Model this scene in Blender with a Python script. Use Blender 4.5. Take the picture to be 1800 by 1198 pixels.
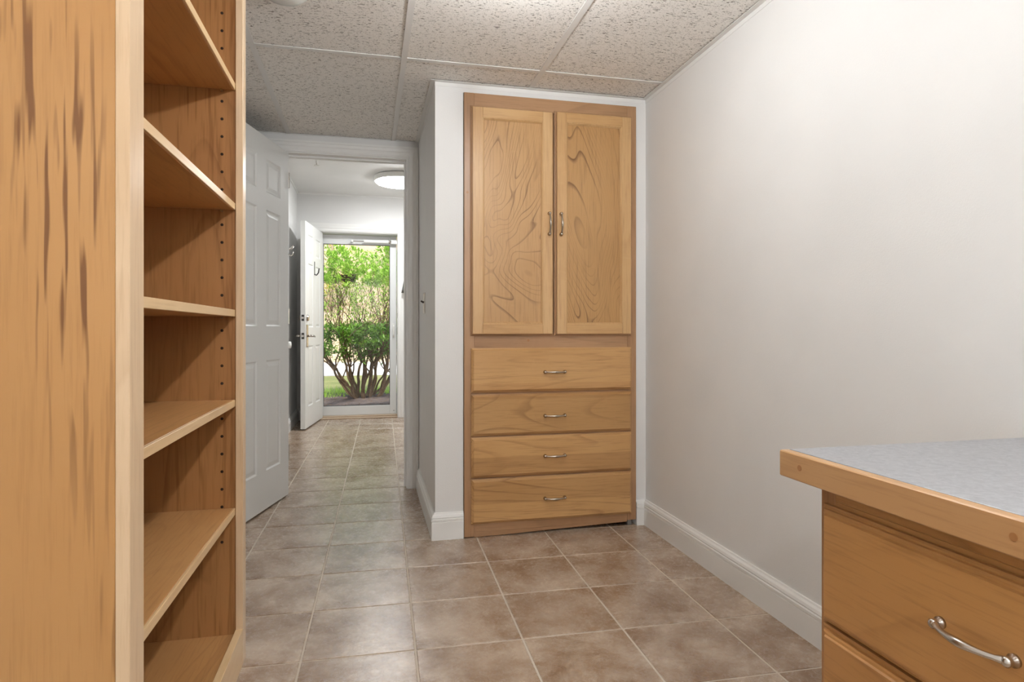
import bpy, bmesh, math, random
from mathutils import Vector, Matrix, noise as mnoise

for o in list(bpy.data.objects):
    bpy.data.objects.remove(o, do_unlink=True)
SC = bpy.context.scene
COL = SC.collection
PI = math.pi

# ------------------------------------------------------------------ camera
CAM_H = 0.978
YAW = 0.2258
cam_d = bpy.data.cameras.new('camera')
cam_d.sensor_width = 36.0
cam_d.lens = 36.0 * 1097.8 / 1800.0
cam_d.shift_y = -20.5 / 1800.0
cam_d.clip_start = 0.02
cam_d.clip_end = 300
cam = bpy.data.objects.new('camera', cam_d)
COL.objects.link(cam)
cam.location = (0, 0, CAM_H)
cam.rotation_euler = (PI / 2, 0, -YAW)
SC.camera = cam

# ------------------------------------------------------------------ world, sun, exposure
W = bpy.data.worlds.new('sky')
SC.world = W
W.use_nodes = True
wn = W.node_tree
wn.nodes.clear()
wo = wn.nodes.new('ShaderNodeOutputWorld')
wb = wn.nodes.new('ShaderNodeBackground')
ws = wn.nodes.new('ShaderNodeTexSky')
try:
    ws.sky_type = 'NISHITA'
    ws.sun_disc = False
    ws.sun_elevation = math.radians(48)
    ws.sun_rotation = math.radians(170)
    ws.air_density = 1.6
    ws.dust_density = 3.0
except Exception:
    pass
wb.inputs['Strength'].default_value = 0.26
wn.links.new(ws.outputs[0], wb.inputs['Color'])
wn.links.new(wb.outputs[0], wo.inputs['Surface'])

sun_d = bpy.data.lights.new('sun', 'SUN')
sun_d.energy = 3.4
sun_d.angle = math.radians(3)
sun_d.color = (1.0, 0.95, 0.86)
sun = bpy.data.objects.new('sun', sun_d)
COL.objects.link(sun)
sun.rotation_euler = Vector((0.25, 0.75, -1.0)).to_track_quat('-Z', 'Y').to_euler()

BULB_E = (310.0, 250.0, 880.0)   # bare ceiling bulbs, out of view; the last is added fill light
HALL_E = 42.0           # round hall ceiling light
SC.view_settings.view_transform = 'Standard'
SC.view_settings.look = 'None'
SC.view_settings.gamma = 1.0
SC.view_settings.exposure = 0.38
SC.view_settings.use_curve_mapping = False

# ------------------------------------------------------------------ dimensions (metres)
H = 2.131               # room ceiling
HH = 2.45               # hall ceiling
XL, XR = -0.75, 1.36    # left / right wall faces
YB = -1.6               # back wall
YC = 2.914              # closet wall face
XC = 0.302              # closet return wall face
YD, YD2 = 3.89, 4.01    # doorway wall
YE, YE2 = 7.06, 7.28    # outer wall
JL, JR, JH = -0.495, 0.227, 2.022   # doorway clear opening
EL, ER, EH = -0.545, 0.315, 2.035   # outer door opening

# ------------------------------------------------------------------ helpers
def srgb(r, g, b):
    def f(v):
        v /= 255.0
        return v / 12.92 if v <= 0.04045 else ((v + 0.055) / 1.055) ** 2.4
    return (f(r), f(g), f(b), 1.0)

def bm_new():
    return bmesh.new()

def obj(name, bm, mat, parent=None, smooth=False, loc=None):
    me = bpy.data.meshes.new(name)
    bm.normal_update()
    bm.to_mesh(me)
    bm.free()
    if smooth:
        for p in me.polygons:
            p.use_smooth = True
    me.materials.append(mat)
    o = bpy.data.objects.new(name, me)
    COL.objects.link(o)
    if parent is not None:
        o.parent = parent
    if loc is not None:
        o.location = loc
    return o

def tag(o, label, cat, group=None, kind=None):
    o['label'] = label
    o['category'] = cat
    if group:
        o['group'] = group
    if kind:
        o['kind'] = kind
    return o

def thing(name, label, cat, loc=(0, 0, 0), rotz=0.0, group=None, kind=None):
    o = bpy.data.objects.new(name, None)
    o.empty_display_size = 0.05
    COL.objects.link(o)
    o.location = loc
    o.rotation_euler = (0, 0, rotz)
    return tag(o, label, cat, group, kind)

def box(bm, a, b, bev=0.0, off=(0, 0, 0)):
    x0, x1 = sorted((a[0], b[0])); y0, y1 = sorted((a[1], b[1])); z0, z1 = sorted((a[2], b[2]))
    ox, oy, oz = off
    vs = [bm.verts.new((x - ox, y - oy, z - oz)) for x in (x0, x1) for y in (y0, y1) for z in (z0, z1)]
    fs = [bm.faces.new([vs[i] for i in q]) for q in
          ((0, 1, 3, 2), (4, 6, 7, 5), (0, 4, 5, 1), (2, 3, 7, 6), (0, 2, 6, 4), (1, 5, 7, 3))]
    if bev > 0:
        es = set(e for f in fs for e in f.edges)
        bmesh.ops.bevel(bm, geom=list(es), offset=bev, segments=1, affect='EDGES', clamp_overlap=True)
    return bm

def boxo(name, a, b, mat, parent=None, bev=0.0, off=None):
    if off is None:
        off = parent_loc(parent)
    return obj(name, box(bm_new(), a, b, bev, off), mat, parent)

def parent_loc(p):
    v = Vector((0, 0, 0))
    while p is not None:
        v += p.location
        p = p.parent
    return v

def loft(bm, u0, u1, v0, v1, prof, mp, cap_first=True, cap_last=True):
    """rectangle rings; prof = [(inset, depth)], mp(u, v, w) -> xyz"""
    rings = []
    for ins, w in prof:
        rings.append([bm.verts.new(mp(u, v, w)) for u, v in
                      ((u0 + ins, v0 + ins), (u1 - ins, v0 + ins), (u1 - ins, v1 - ins), (u0 + ins, v1 - ins))])
    for a, b in zip(rings, rings[1:]):
        for i in range(4):
            j = (i + 1) % 4
            bm.faces.new((a[i], a[j], b[j], b[i]))
    if cap_first:
        bm.faces.new(rings[0][::-1])
    if cap_last:
        bm.faces.new(rings[-1])
    bmesh.ops.recalc_face_normals(bm, faces=bm.faces[:])
    return bm

def tube(bm, pts, rad, n=8, caps=True):
    pts = [Vector(p) for p in pts]
    if not isinstance(rad, (list, tuple)):
        rad = [rad] * len(pts)
    t0 = (pts[1] - pts[0]).normalized()
    nrm = t0.orthogonal().normalized()
    rings = []
    for i, p in enumerate(pts):
        t = (pts[min(i + 1, len(pts) - 1)] - pts[max(i - 1, 0)])
        if t.length < 1e-9:
            t = t0
        t.normalize()
        nrm = (nrm - t * nrm.dot(t))
        if nrm.length < 1e-6:
            nrm = t.orthogonal()
        nrm.normalize()
        bn = t.cross(nrm)
        rings.append([bm.verts.new(p + (nrm * math.cos(a) + bn * math.sin(a)) * rad[i])
                      for a in (2 * PI * k / n for k in range(n))])
    for a, b in zip(rings, rings[1:]):
        for k in range(n):
            bm.faces.new((a[k], a[(k + 1) % n], b[(k + 1) % n], b[k]))
    if caps:
        bm.faces.new(rings[0][::-1]); bm.faces.new(rings[-1])
    return bm

def lathe(bm, prof, centre=(0, 0, 0), axis='z', n=20):
    """prof = [(r, h)]"""
    c = Vector(centre)
    def P(r, a, h):
        x, y = r * math.cos(a), r * math.sin(a)
        if axis == 'z': return c + Vector((x, y, h))
        if axis == 'x': return c + Vector((h, x, y))
        return c + Vector((x, h, y))
    rings = [[bm.verts.new(P(max(r, 1e-5), 2 * PI * k / n, h)) for k in range(n)] for r, h in prof]
    for a, b in zip(rings, rings[1:]):
        for k in range(n):
            bm.faces.new((a[k], a[(k + 1) % n], b[(k + 1) % n], b[k]))
    bm.faces.new(rings[0][::-1]); bm.faces.new(rings[-1])
    bmesh.ops.recalc_face_normals(bm, faces=bm.faces[:])
    return bm

def extrude_profile(bm, prof, path, closed_prof=True):
    """prof = [(out, z)] swept along path = [(x, y, outx, outy)] (out vector scaled for mitres)"""
    rings = []
    for (x, y, ox, oy) in path:
        rings.append([bm.verts.new((x + ox * d, y + oy * d, z)) for d, z in prof])
    n = len(prof)
    for a, b in zip(rings, rings[1:]):
        for k in range(n):
            bm.faces.new((a[k], a[(k + 1) % n], b[(k + 1) % n], b[k]))
    bm.faces.new(rings[0][::-1]); bm.faces.new(rings[-1])
    bmesh.ops.recalc_face_normals(bm, faces=bm.faces[:])
    return bm

# ------------------------------------------------------------------ materials
class NB:
    def __init__(self, name):
        self.m = bpy.data.materials.new(name)
        self.m.use_nodes = True
        self.t = self.m.node_tree
        self.b = self.t.nodes['Principled BSDF']
    def n(self, typ, **kw):
        nd = self.t.nodes.new(typ)
        for k, v in kw.items():
            setattr(nd, k, v)
        return nd
    def l(self, a, b):
        self.t.links.new(a, b)
    def coord(self, scale=(1, 1, 1), rnd=1.0, kind='Object'):
        tc = self.n('ShaderNodeTexCoord')
        mp = self.n('ShaderNodeMapping')
        mp.inputs['Scale'].default_value = scale
        if rnd:
            oi = self.n('ShaderNodeObjectInfo')
            cb = self.n('ShaderNodeCombineXYZ')
            for i, k in enumerate((17.0, 29.0, 11.0)):
                mm = self.n('ShaderNodeMath', operation='MULTIPLY')
                self.l(oi.outputs['Random'], mm.inputs[0]); mm.inputs[1].default_value = k * rnd
                self.l(mm.outputs[0], cb.inputs[i])
            self.l(cb.outputs[0], mp.inputs['Location'])
        self.l(tc.outputs[kind], mp.inputs['Vector'])
        return mp.outputs[0]
    def noise(self, vec, scale, detail=3, rough=0.5, dist=0.0):
        nz = self.n('ShaderNodeTexNoise')
        nz.inputs['Scale'].default_value = scale
        nz.inputs['Detail'].default_value = detail
        nz.inputs['Roughness'].default_value = rough
        nz.inputs['Distortion'].default_value = dist
        self.l(vec, nz.inputs['Vector'])
        return nz.outputs[0]
    def math(self, op, a, b=None):
        m = self.n('ShaderNodeMath', operation=op)
        for i, v in enumerate((a, b)):
            if v is None: continue
            if isinstance(v, (int, float)): m.inputs[i].default_value = v
            else: self.l(v, m.inputs[i])
        return m.outputs[0]
    def rng(self, v, a, b, c=0.0, d=1.0, smooth=False):
        r = self.n('ShaderNodeMapRange')
        if smooth: r.interpolation_type = 'SMOOTHSTEP'
        for i, q in enumerate((a, b, c, d)):
            r.inputs[i + 1].default_value = q
        self.l(v, r.inputs[0])
        return r.outputs[0]
    def mix(self, f, a, b):
        m = self.n('ShaderNodeMix', data_type='RGBA')
        for s, v in ((m.inputs[0], f), (m.inputs[6], a), (m.inputs[7], b)):
            if isinstance(v, (int, float)): s.default_value = v
            elif isinstance(v, tuple): s.default_value = v
            else: self.l(v, s)
        return m.outputs[2]
    def set(self, color=None, rough=None, metal=None, spec=None):
        for key, v in (('Base Color', color), ('Roughness', rough), ('Metallic', metal), ('Specular IOR Level', spec)):
            if v is None: continue
            if isinstance(v, (int, float, tuple)): self.b.inputs[key].default_value = v
            else: self.l(v, self.b.inputs[key])
    def bump(self, h, strength=0.2, dist=0.01):
        bp = self.n('ShaderNodeBump')
        bp.inputs['Strength'].default_value = strength
        bp.inputs['Distance'].default_value = dist
        self.l(h, bp.inputs['Height'])
        self.l(bp.outputs[0], self.b.inputs['Normal'])

def plain(name, col, rough=0.5, metal=0.0, spec=0.5):
    k = NB(name); k.set(col, rough, metal, spec); return k.m

def emit(name, col, strength):
    k = NB(name)
    k.set(col, 0.6)
    k.b.inputs['Emission Color'].default_value = col
    k.b.inputs['Emission Strength'].default_value = strength
    return k.m

def wood(name, base, dark, light, grain='z', rings=9.0, nscale=2.2, line=0.5, stretch=0.22, streak=0.0,
         rough=0.36, warp=0.7, flake=0.25, split=None):
    def tone(c):
        g0 = 0.30 * c[0] + 0.59 * c[1] + 0.11 * c[2]
        return tuple((q + (g0 - q) * 0.02) * 0.86 for q in c[:3]) + (1.0,)
    base, dark, light = tone(base), tone(dark), tone(light)
    k = NB(name)
    g = 'xyz'.index(grain)
    sc = [1.0, 1.0, 1.0]; sc[g] = stretch
    v = k.coord(tuple(sc))
    a = k.noise(v, nscale, 2.5, 0.45, warp)
    fr = k.math('FRACT', k.math('MULTIPLY', a, rings))
    ln = k.math('MULTIPLY', k.rng(fr, 0.78, 0.95, 0, 1), k.rng(fr, 0.95, 1.0, 1, 0))
    wob = k.noise(v, nscale * 3.1, 2)
    ln = k.math('MULTIPLY', ln, k.rng(wob, 0.36, 0.66, 0.15, 1.0))
    sc2 = [150.0, 150.0, 150.0]; sc2[g] = 7.0
    fine = k.noise(k.coord(tuple(sc2)), 1.0, 3, 0.6)
    sc3 = [1.6, 1.6, 1.6]; sc3[g] = 0.9
    big = k.noise(k.coord(tuple(sc3), 1.7), 1.6, 3)
    sc4 = [14.0, 14.0, 14.0]; sc4[g] = 22.0
    fl = k.noise(k.coord(tuple(sc4), 0.6), 1.0, 2, 0.5, 1.0)
    c = k.mix(k.rng(big, 0.33, 0.67), base, light)
    c = k.mix(k.math('MULTIPLY', ln, line), c, dark)
    c = k.mix(k.rng(fine, 0.5, 0.85, 0, 0.5), c, dark)
    c = k.mix(k.rng(fl, 0.55, 0.8, 0, flake), c, light)
    if streak > 0:
        sc5 = [105.0, 105.0, 105.0]; sc5[g] = 5.0
        st = k.noise(k.coord(tuple(sc5)), 1.0, 1.0, 0.5)
        sc6 = [5.0, 5.0, 5.0]; sc6[g] = 0.7
        ms = k.noise(k.coord(tuple(sc6), 0.4), 1.0, 1.5)
        s = k.math('MULTIPLY', k.rng(st, 0.57, 0.68), k.rng(ms, 0.47, 0.58))
        c = k.mix(k.math('MULTIPLY', s, streak), c, srgb(112, 70, 34))
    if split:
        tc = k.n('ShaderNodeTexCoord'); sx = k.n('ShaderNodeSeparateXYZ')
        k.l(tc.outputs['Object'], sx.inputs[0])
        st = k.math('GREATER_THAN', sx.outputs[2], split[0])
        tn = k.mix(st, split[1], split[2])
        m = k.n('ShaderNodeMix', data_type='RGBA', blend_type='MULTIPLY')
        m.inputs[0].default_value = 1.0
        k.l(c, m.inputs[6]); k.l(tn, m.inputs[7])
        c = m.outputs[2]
    k.set(c, rough)
    k.bump(fine, 0.05, 0.002)
    return k.m

M = {}
def wall_mat(name, col):
    k = NB(name)
    v = k.coord((1, 1, 1), 0)
    n1 = k.noise(v, 260, 3, 0.6)
    n2 = k.noise(v, 3.0, 2)
    k.set(k.mix(k.rng(n2, 0.35, 0.65), col, tuple(c * 0.97 for c in col[:3]) + (1,)), 0.55)
    k.bump(n1, 0.12, 0.004)
    return k.m
M['wall'] = wall_mat('painted_wall', srgb(231, 230, 228))
M['white'] = plain('white_trim_paint', srgb(237, 236, 233), 0.38)
M['door'] = plain('white_door_paint', srgb(231, 231, 228), 0.4)
M['hallceil'] = wall_mat('hall_ceiling_paint', srgb(232, 231, 228))
M['grid'] = plain('white_ceiling_grid', srgb(232, 231, 228), 0.45)
M['concrete_slab'] = plain('dark_slab', srgb(120, 118, 115), 0.9)

def panel_mat():
    k = NB('fissured_ceiling_panel')
    v = k.coord((1, 1, 1), 0.35)
    wv = k.noise(v, 6.0, 2)
    mp = k.n('ShaderNodeMapping'); mp.inputs['Scale'].default_value = (62, 200, 40)
    k.l(v, mp.inputs['Vector'])
    d = k.noise(mp.outputs[0], 1.0, 2.0, 0.55, 0.9)
    sp = k.noise(v, 210, 2, 0.6)
    dash = k.rng(d, 0.605, 0.65)
    spec = k.rng(sp, 0.61, 0.67)
    c = k.mix(k.math('MULTIPLY', dash, 0.9), srgb(248, 245, 240), srgb(96, 88, 78))
    c = k.mix(k.math('MULTIPLY', spec, 0.55), c, srgb(130, 120, 108))
    k.set(c, 0.9, spec=0.1)
    h = k.math('SUBTRACT', 1.0, k.math('MAXIMUM', dash, k.math('MULTIPLY', spec, 0.7)))
    k.bump(h, 0.5, 0.004)
    return k.m
M['panel'] = panel_mat()

def tile_mat():
    k = NB('brown_ceramic_tile')
    v = k.coord((1, 1, 1), 1.0)
    n1 = k.noise(v, 5.0, 10, 0.78, 0.3)
    n2 = k.noise(v, 55, 8, 0.75, 0.8)
    n3 = k.noise(v, 9.0, 6, 0.7, 2.2)
    c = k.mix(k.rng(n1, 0.38, 0.62), srgb(140, 113, 90), srgb(196, 177, 157))
    c = k.mix(k.rng(n2, 0.50, 0.66, 0, 0.6), c, srgb(116, 90, 68))
    vein = k.math('SUBTRACT', 1.0, k.rng(k.math('ABSOLUTE', k.math('SUBTRACT', n3, 0.5)), 0.0, 0.035))
    c = k.mix(k.math('MULTIPLY', vein, k.rng(n1, 0.45, 0.6, 0.0, 0.5)), c, srgb(212, 196, 178))
    k.set(c, k.rng(n2, 0.3, 0.7, 0.20, 0.32), spec=0.8)
    k.bump(k.math('ADD', n2, k.math('MULTIPLY', n3, 0.6)), 0.09, 0.005)
    return k.m
M['tile'] = tile_mat()
M['grout'] = plain('sand_grout', srgb(206, 194, 178), 0.9)

TAN = dict(base=srgb(205, 158, 100), dark=srgb(140, 92, 46), light=srgb(222, 178, 122))
M['panel_wood'] = wood('cabinet_panel_veneer', srgb(198, 152, 98), srgb(112, 70, 32), srgb(212, 168, 114), 'z', 46, 1.7, 0.78, 0.48, warp=1.3)
M['panel_wood_dark'] = wood('cabinet_panel_veneer_amber', srgb(188, 142, 88), srgb(104, 64, 28), srgb(200, 154, 98), 'z', 62, 1.9, 0.9, 0.26, warp=0.9)
M['door_wood_z'] = wood('maple_stile', srgb(208, 163, 108), srgb(160, 112, 64), srgb(224, 184, 132), 'z', 7, 2, 0.3)
M['door_wood_x'] = wood('maple_rail', srgb(206, 160, 104), srgb(156, 108, 60), srgb(220, 178, 124), 'x', 7, 2, 0.3)
M['frame_z'] = wood('face_frame_stile', srgb(178, 135, 96), srgb(128, 88, 54), srgb(196, 154, 114), 'z', 6, 2, 0.3)
M['frame_x'] = wood('face_frame_rail', srgb(176, 133, 94), srgb(126, 86, 52), srgb(194, 152, 112), 'x', 6, 2, 0.3)
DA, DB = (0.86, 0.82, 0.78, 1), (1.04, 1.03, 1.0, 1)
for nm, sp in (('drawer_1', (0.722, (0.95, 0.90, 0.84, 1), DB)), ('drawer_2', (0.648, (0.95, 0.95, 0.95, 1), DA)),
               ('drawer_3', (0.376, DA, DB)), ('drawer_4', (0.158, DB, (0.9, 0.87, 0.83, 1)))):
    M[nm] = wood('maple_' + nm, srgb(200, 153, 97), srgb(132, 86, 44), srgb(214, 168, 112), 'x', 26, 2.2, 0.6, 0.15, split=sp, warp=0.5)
M['bc_side'] = wood('bookcase_side_veneer', srgb(196, 144, 86), srgb(164, 114, 62), srgb(206, 156, 98), 'z', 5, 1.6, 0.3, streak=0.9, flake=0.1)
M['bc_in'] = wood('bookcase_inner_veneer', srgb(172, 120, 70), srgb(112, 70, 36), srgb(184, 132, 80), 'z', 16, 1.8, 0.45, streak=0.45, flake=0.15)
M['bc_frame'] = wood('bookcase_maple_frame', srgb(226, 192, 152), srgb(190, 148, 104), srgb(236, 208, 172), 'z', 6, 2, 0.25)
M['bc_edge'] = wood('shelf_maple_edge', srgb(228, 190, 138), srgb(200, 156, 100), srgb(238, 206, 158), 'y', 6, 2, 0.25)
M['bc_shelf'] = wood('shelf_veneer', srgb(190, 138, 82), srgb(140, 92, 50), srgb(206, 156, 100), 'y', 14, 2.2, 0.35)
M['desk_y'] = wood('desk_drawer_cherry', srgb(188, 134, 76), srgb(124, 78, 38), srgb(200, 148, 88), 'y', 20, 2.0, 0.55, 0.22)
M['desk_edge'] = wood('desk_edge_maple', srgb(194, 146, 96), srgb(150, 104, 60), srgb(208, 162, 112), 'y', 7, 2, 0.3)
M['desk_z'] = wood('desk_stile_cherry', srgb(176, 124, 74), srgb(120, 76, 40), srgb(188, 136, 84), 'z', 7, 2, 0.3)
M['plug'] = plain('wood_plug', srgb(166, 116, 70), 0.45)
M['hole'] = plain('dark_peg_hole', srgb(40, 24, 12), 0.9)
M['shadowgap'] = plain('dark_joint', srgb(52, 40, 32), 0.9)
k = NB('grey_laminate')
v = k.coord((1, 1, 1), 0)
k.set(k.mix(k.rng(k.noise(v, 85, 6, 0.7, 0.6), 0.35, 0.68), srgb(142, 143, 148), srgb(170, 171, 175)), 0.3)
M['laminate'] = k.m
M['nickel'] = plain('satin_nickel', srgb(196, 190, 182), 0.24, 1.0)
M['bronze'] = plain('aged_nickel', srgb(186, 176, 162), 0.26, 1.0)
M['brass'] = plain('dull_brass', srgb(170, 150, 110), 0.35, 1.0)
M['darkmetal'] = plain('dark_metal', srgb(78, 76, 74), 0.4, 0.8)
M['alu'] = plain('white_aluminium', srgb(222, 223, 222), 0.35)
M['plastic'] = plain('white_plastic', srgb(236, 235, 230), 0.35)
M['rubber'] = plain('black_gasket', srgb(50, 50, 50), 0.7)
M['greycloth'] = plain('dark_grey_cloth', srgb(108, 108, 106), 0.9)
M['oak'] = wood('threshold_oak', srgb(196, 168, 138), srgb(160, 130, 100), srgb(210, 186, 158), 'x', 6, 2, 0.3)
BULBS = [emit('bulb_glow', (0.96, 0.985, 1.0, 1), e) for e in BULB_E]
M['hallglow'] = emit('hall_lamp_glow', (0.97, 0.99, 1.0, 1), HALL_E)
M['porcelain'] = plain('porcelain', srgb(235, 233, 228), 0.2)

def glass_mat():
    k = NB('clear_pane')
    k.t.nodes.remove(k.b)
    tr = k.n('ShaderNodeBsdfTransparent'); gl = k.n('ShaderNodeBsdfGlossy')
    gl.inputs['Roughness'].default_value = 0.02
    tr.inputs['Color'].default_value = (0.96, 0.97, 0.965, 1)
    fr = k.n('ShaderNodeFresnel'); fr.inputs['IOR'].default_value = 1.45
    mx = k.n('ShaderNodeMixShader')
    k.l(fr.outputs[0], mx.inputs[0]); k.l(tr.outputs[0], mx.inputs[1]); k.l(gl.outputs[0], mx.inputs[2])
    out = [n for n in k.t.nodes if n.type == 'OUTPUT_MATERIAL'][0]
    k.l(mx.outputs[0], out.inputs['Surface'])
    return k.m
M['glass'] = glass_mat()

# ------------------------------------------------------------------ room shell
def struct(name, boxes, mat, label, cat='wall'):
    bm = bm_new()
    for a, b in boxes:
        box(bm, a, b)
    return tag(obj(name, bm, mat), label, cat, kind='structure')

T = 0.14
struct('wall_left', [((XL - T, YB - T, 0), (XL, YE, 2.56))], M['wall'], 'long off-white left wall running past the bookcase into the hall')
struct('wall_right', [((XR, YB - T, 0), (XR + T, YE, 2.56))], M['wall'], 'plain off-white right wall behind the desk')
struct('wall_back', [((XL, YB - T, 0), (XR, YB, 2.56))], M['wall'], 'off-white wall opposite the built-in cabinet')
struct('wall_closet', [((XC, YC, 0), (0.434, YC + 0.09, H)), ((0.434, YC, 2.092), (1.304, YC + 0.09, H)),
                       ((1.304, YC, 0), (XR, YC + 0.09, H)), ((XC, YC + 0.09, 0), (XC + 0.09, YD, H))],
       M['wall'], 'off-white closet wall and its return around the built-in cabinet')
struct('wall_doorway', [((XL, YD, 0), (JL - 0.02, YD2, 2.56)), ((JR + 0.02, YD, 0), (XR, YD2, 2.56)),
                        ((JL - 0.02, YD, JH + 0.02), (JR + 0.02, YD2, 2.56))], M['wall'], 'off-white wall around the doorway to the hall')
struct('wall_entrance', [((XL - T, YE, -0.1), (EL - 0.02, YE2, 2.56)), ((ER + 0.02, YE, -0.1), (XR + T, YE2, 2.56)),
                         ((EL - 0.02, YE, EH + 0.02), (ER + 0.02, YE2, 2.56))], M['wall'], 'white end wall of the hall around the outer door')
struct('ceiling', [((XL, YD2, HH), (XR, YE, HH + 0.1))], M['hallceil'], 'smooth white plaster ceiling of the hall', 'ceiling')

# small cove line where hall ceiling meets the walls
struct('trim_1', [((XL, YD2, HH - 0.018), (XL + 0.012, YE, HH)), ((XL + 0.012, YE - 0.012, HH - 0.018), (XR, YE, HH))],
       M['white'], 'thin white bead along the top of the hall walls', 'trim')

def clip_rect(poly, x0, x1, y0, y1):
    def cl(p, f, inter):
        out = []
        for i in range(len(p)):
            a, b = p[i], p[(i + 1) % len(p)]
            fa, fb = f(a), f(b)
            if fa >= 0: out.append(a)
            if (fa >= 0) != (fb >= 0):
                t = fa / (fa - fb)
                out.append((a[0] + (b[0] - a[0]) * t, a[1] + (b[1] - a[1]) * t))
        return out
    for f in (lambda q: q[0] - x0, lambda q: x1 - q[0], lambda q: q[1] - y0, lambda q: y1 - q[1]):
        poly = cl(poly, f, None)
        if len(poly) < 3: return []
    return poly

def prism(poly, z0, z1, chamfer=0.0, top=True):
    bm = bm_new()
    c = (sum(p[0] for p in poly) / len(poly), sum(p[1] for p in poly) / len(poly))
    poly = [(p[0] - c[0], p[1] - c[1]) for p in poly]
    lo = [bm.verts.new((x, y, z0)) for x, y in poly]
    hi = [bm.verts.new((x, y, z1)) for x, y in poly]
    n = len(poly)
    for i in range(n):
        bm.faces.new((lo[i], lo[(i + 1) % n], hi[(i + 1) % n], hi[i]))
    ft = bm.faces.new(hi); bm.faces.new(lo[::-1])
    bmesh.ops.recalc_face_normals(bm, faces=bm.faces[:])
    if chamfer:
        bmesh.ops.bevel(bm, geom=list(ft.edges), offset=chamfer, segments=1, affect='EDGES', clamp_overlap=True)
    return bm, c

# ---- tiled floor: grid is turned slightly from the walls
fl = struct('floor', [((XL - 0.1, YB - 0.1, -0.1), (XR + 0.1, YE + 0.12, -0.0022))], M['grout'],
            'brown mottled ceramic tile floor with sandy grout', 'floor')
AF = -0.0221
TP, FX0, FY0, GW = 0.3352, -0.5729, 1.9267, 0.0065
cf, sf = math.cos(AF), math.sin(AF)
shared = None
for i in range(-3, 8):
    for j in range(-12, 18):
        x0, y0 = FX0 + i * TP + GW / 2, FY0 + j * TP + GW / 2
        x1, y1 = x0 + TP - GW, y0 + TP - GW
        q = [(x * cf - y * sf, x * sf + y * cf) for x, y in ((x0, y0), (x1, y0), (x1, y1), (x0, y1))]
        p = clip_rect(q, XL - 0.08, XR + 0.08, YB - 0.08, YE + 0.02)
        if not p: continue
        area = abs(sum(p[a][0] * p[(a + 1) % len(p)][1] - p[(a + 1) % len(p)][0] * p[a][1] for a in range(len(p)))) / 2
        if area < 0.003: continue
        if len(p) == 4 and area > (TP - GW) ** 2 * 0.999:
            c = (sum(v[0] for v in q) / 4, sum(v[1] for v in q) / 4)
            if shared is None:
                h = (TP - GW) / 2
                bm, _ = prism([(-h, -h), (h, -h), (h, h), (-h, h)], -0.008, 0.0, 0.0016)
                o = obj('floor_tile', bm, M['tile'], fl)
                shared = o.data
            else:
                o = bpy.data.objects.new('floor_tile', shared); COL.objects.link(o); o.parent = fl
            o.location = (c[0], c[1], 0); o.rotation_euler = (0, 0, AF)
        else:
            bm, c = prism(p, -0.008, 0.0, 0.0016)
            obj('floor_tile', bm, M['tile'], fl, loc=(c[0], c[1], 0))

# ---- suspended ceiling: slab above, grid and lay-in panels
ce = struct('ceiling', [((XL, YB, H + 0.10), (XR, YD, H + 0.16))], M['concrete_slab'],
            'suspended ceiling of fissured beige panels in a white metal grid', 'ceiling')
CX0, CY0, PX, PY, TW = -0.4613, 2.7015, 0.6096, 1.2192, 0.0245
xs = [CX0 + k * PX for k in range(0, 3)]
ys = [CY0 + k * PY for k in range(-3, 1)]
for x in xs:
    bm = box(bm_new(), (x - TW / 2, YB, H), (x + TW / 2, YD, H + 0.003))
    box(bm, (x - 0.002, YB, H + 0.003), (x + 0.002, YD, H + 0.035))
    obj('main_tee', bm, M['grid'], ce)
ex = [XL] + xs + [XR]
for y in ys:
    for a, b in zip(ex, ex[1:]):
        aa = a + (TW / 2 if a != XL else 0); bb = b - (TW / 2 if b != XR else 0)
        obj('cross_tee', box(bm_new(), (aa, y - TW / 2, H), (bb, y + TW / 2, H + 0.0028)), M['grid'], ce)
ey = [YB] + ys + [YD]
for a, b in zip(ex, ex[1:]):
    for c0, d0 in zip(ey, ey[1:]):
        if d0 - c0 < 0.05: continue
        bm = box(bm_new(), (a + 0.006, c0 + 0.006, H + 0.0045), (b - 0.006, d0 - 0.006, H + 0.02))
        obj('ceiling_panel', bm, M['panel'], ce)
# wall angles (L trim on the walls under the panels)
AW, AT = 0.022, 0.018
def angle(name, a, b, c, d):
    bm = bm_new()
    box(bm, *a); box(bm, *b)
    obj(name, bm, M['grid'], ce)
bm = bm_new()
box(bm, (XR - AW, YB, H - 0.001), (XR, YC, H + 0.001)); box(bm, (XR - 0.0015, YB, H - AT), (XR, YC, H - 0.001))
obj('wall_angle', bm, M['grid'], ce)
bm = bm_new()
box(bm, (XC - AW, YC - AW, H - 0.001), (XR - AW, YC, H + 0.001)); box(bm, (XC, YC - 0.0015, H - AT), (XR - AW, YC, H - 0.001))
obj('wall_angle', bm, M['grid'], ce)
bm = bm_new()
box(bm, (XC - AW, YC, H - 0.001), (XC, YD, H + 0.001)); box(bm, (XC - 0.0015, YC, H - AT), (XC, YD, H - 0.001))
obj('wall_angle', bm, M['grid'], ce)
bm = bm_new()
box(bm, (XL, YD - 0.004, H - 0.001), (XC - AW, YD, H + 0.001))
obj('wall_angle', bm, M['grid'], ce)
bm = bm_new()
box(bm, (XL, YB, H - 0.001), (XL + AW, YD - 0.004, H + 0.001))
obj('wall_angle', bm, M['grid'], ce)

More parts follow.
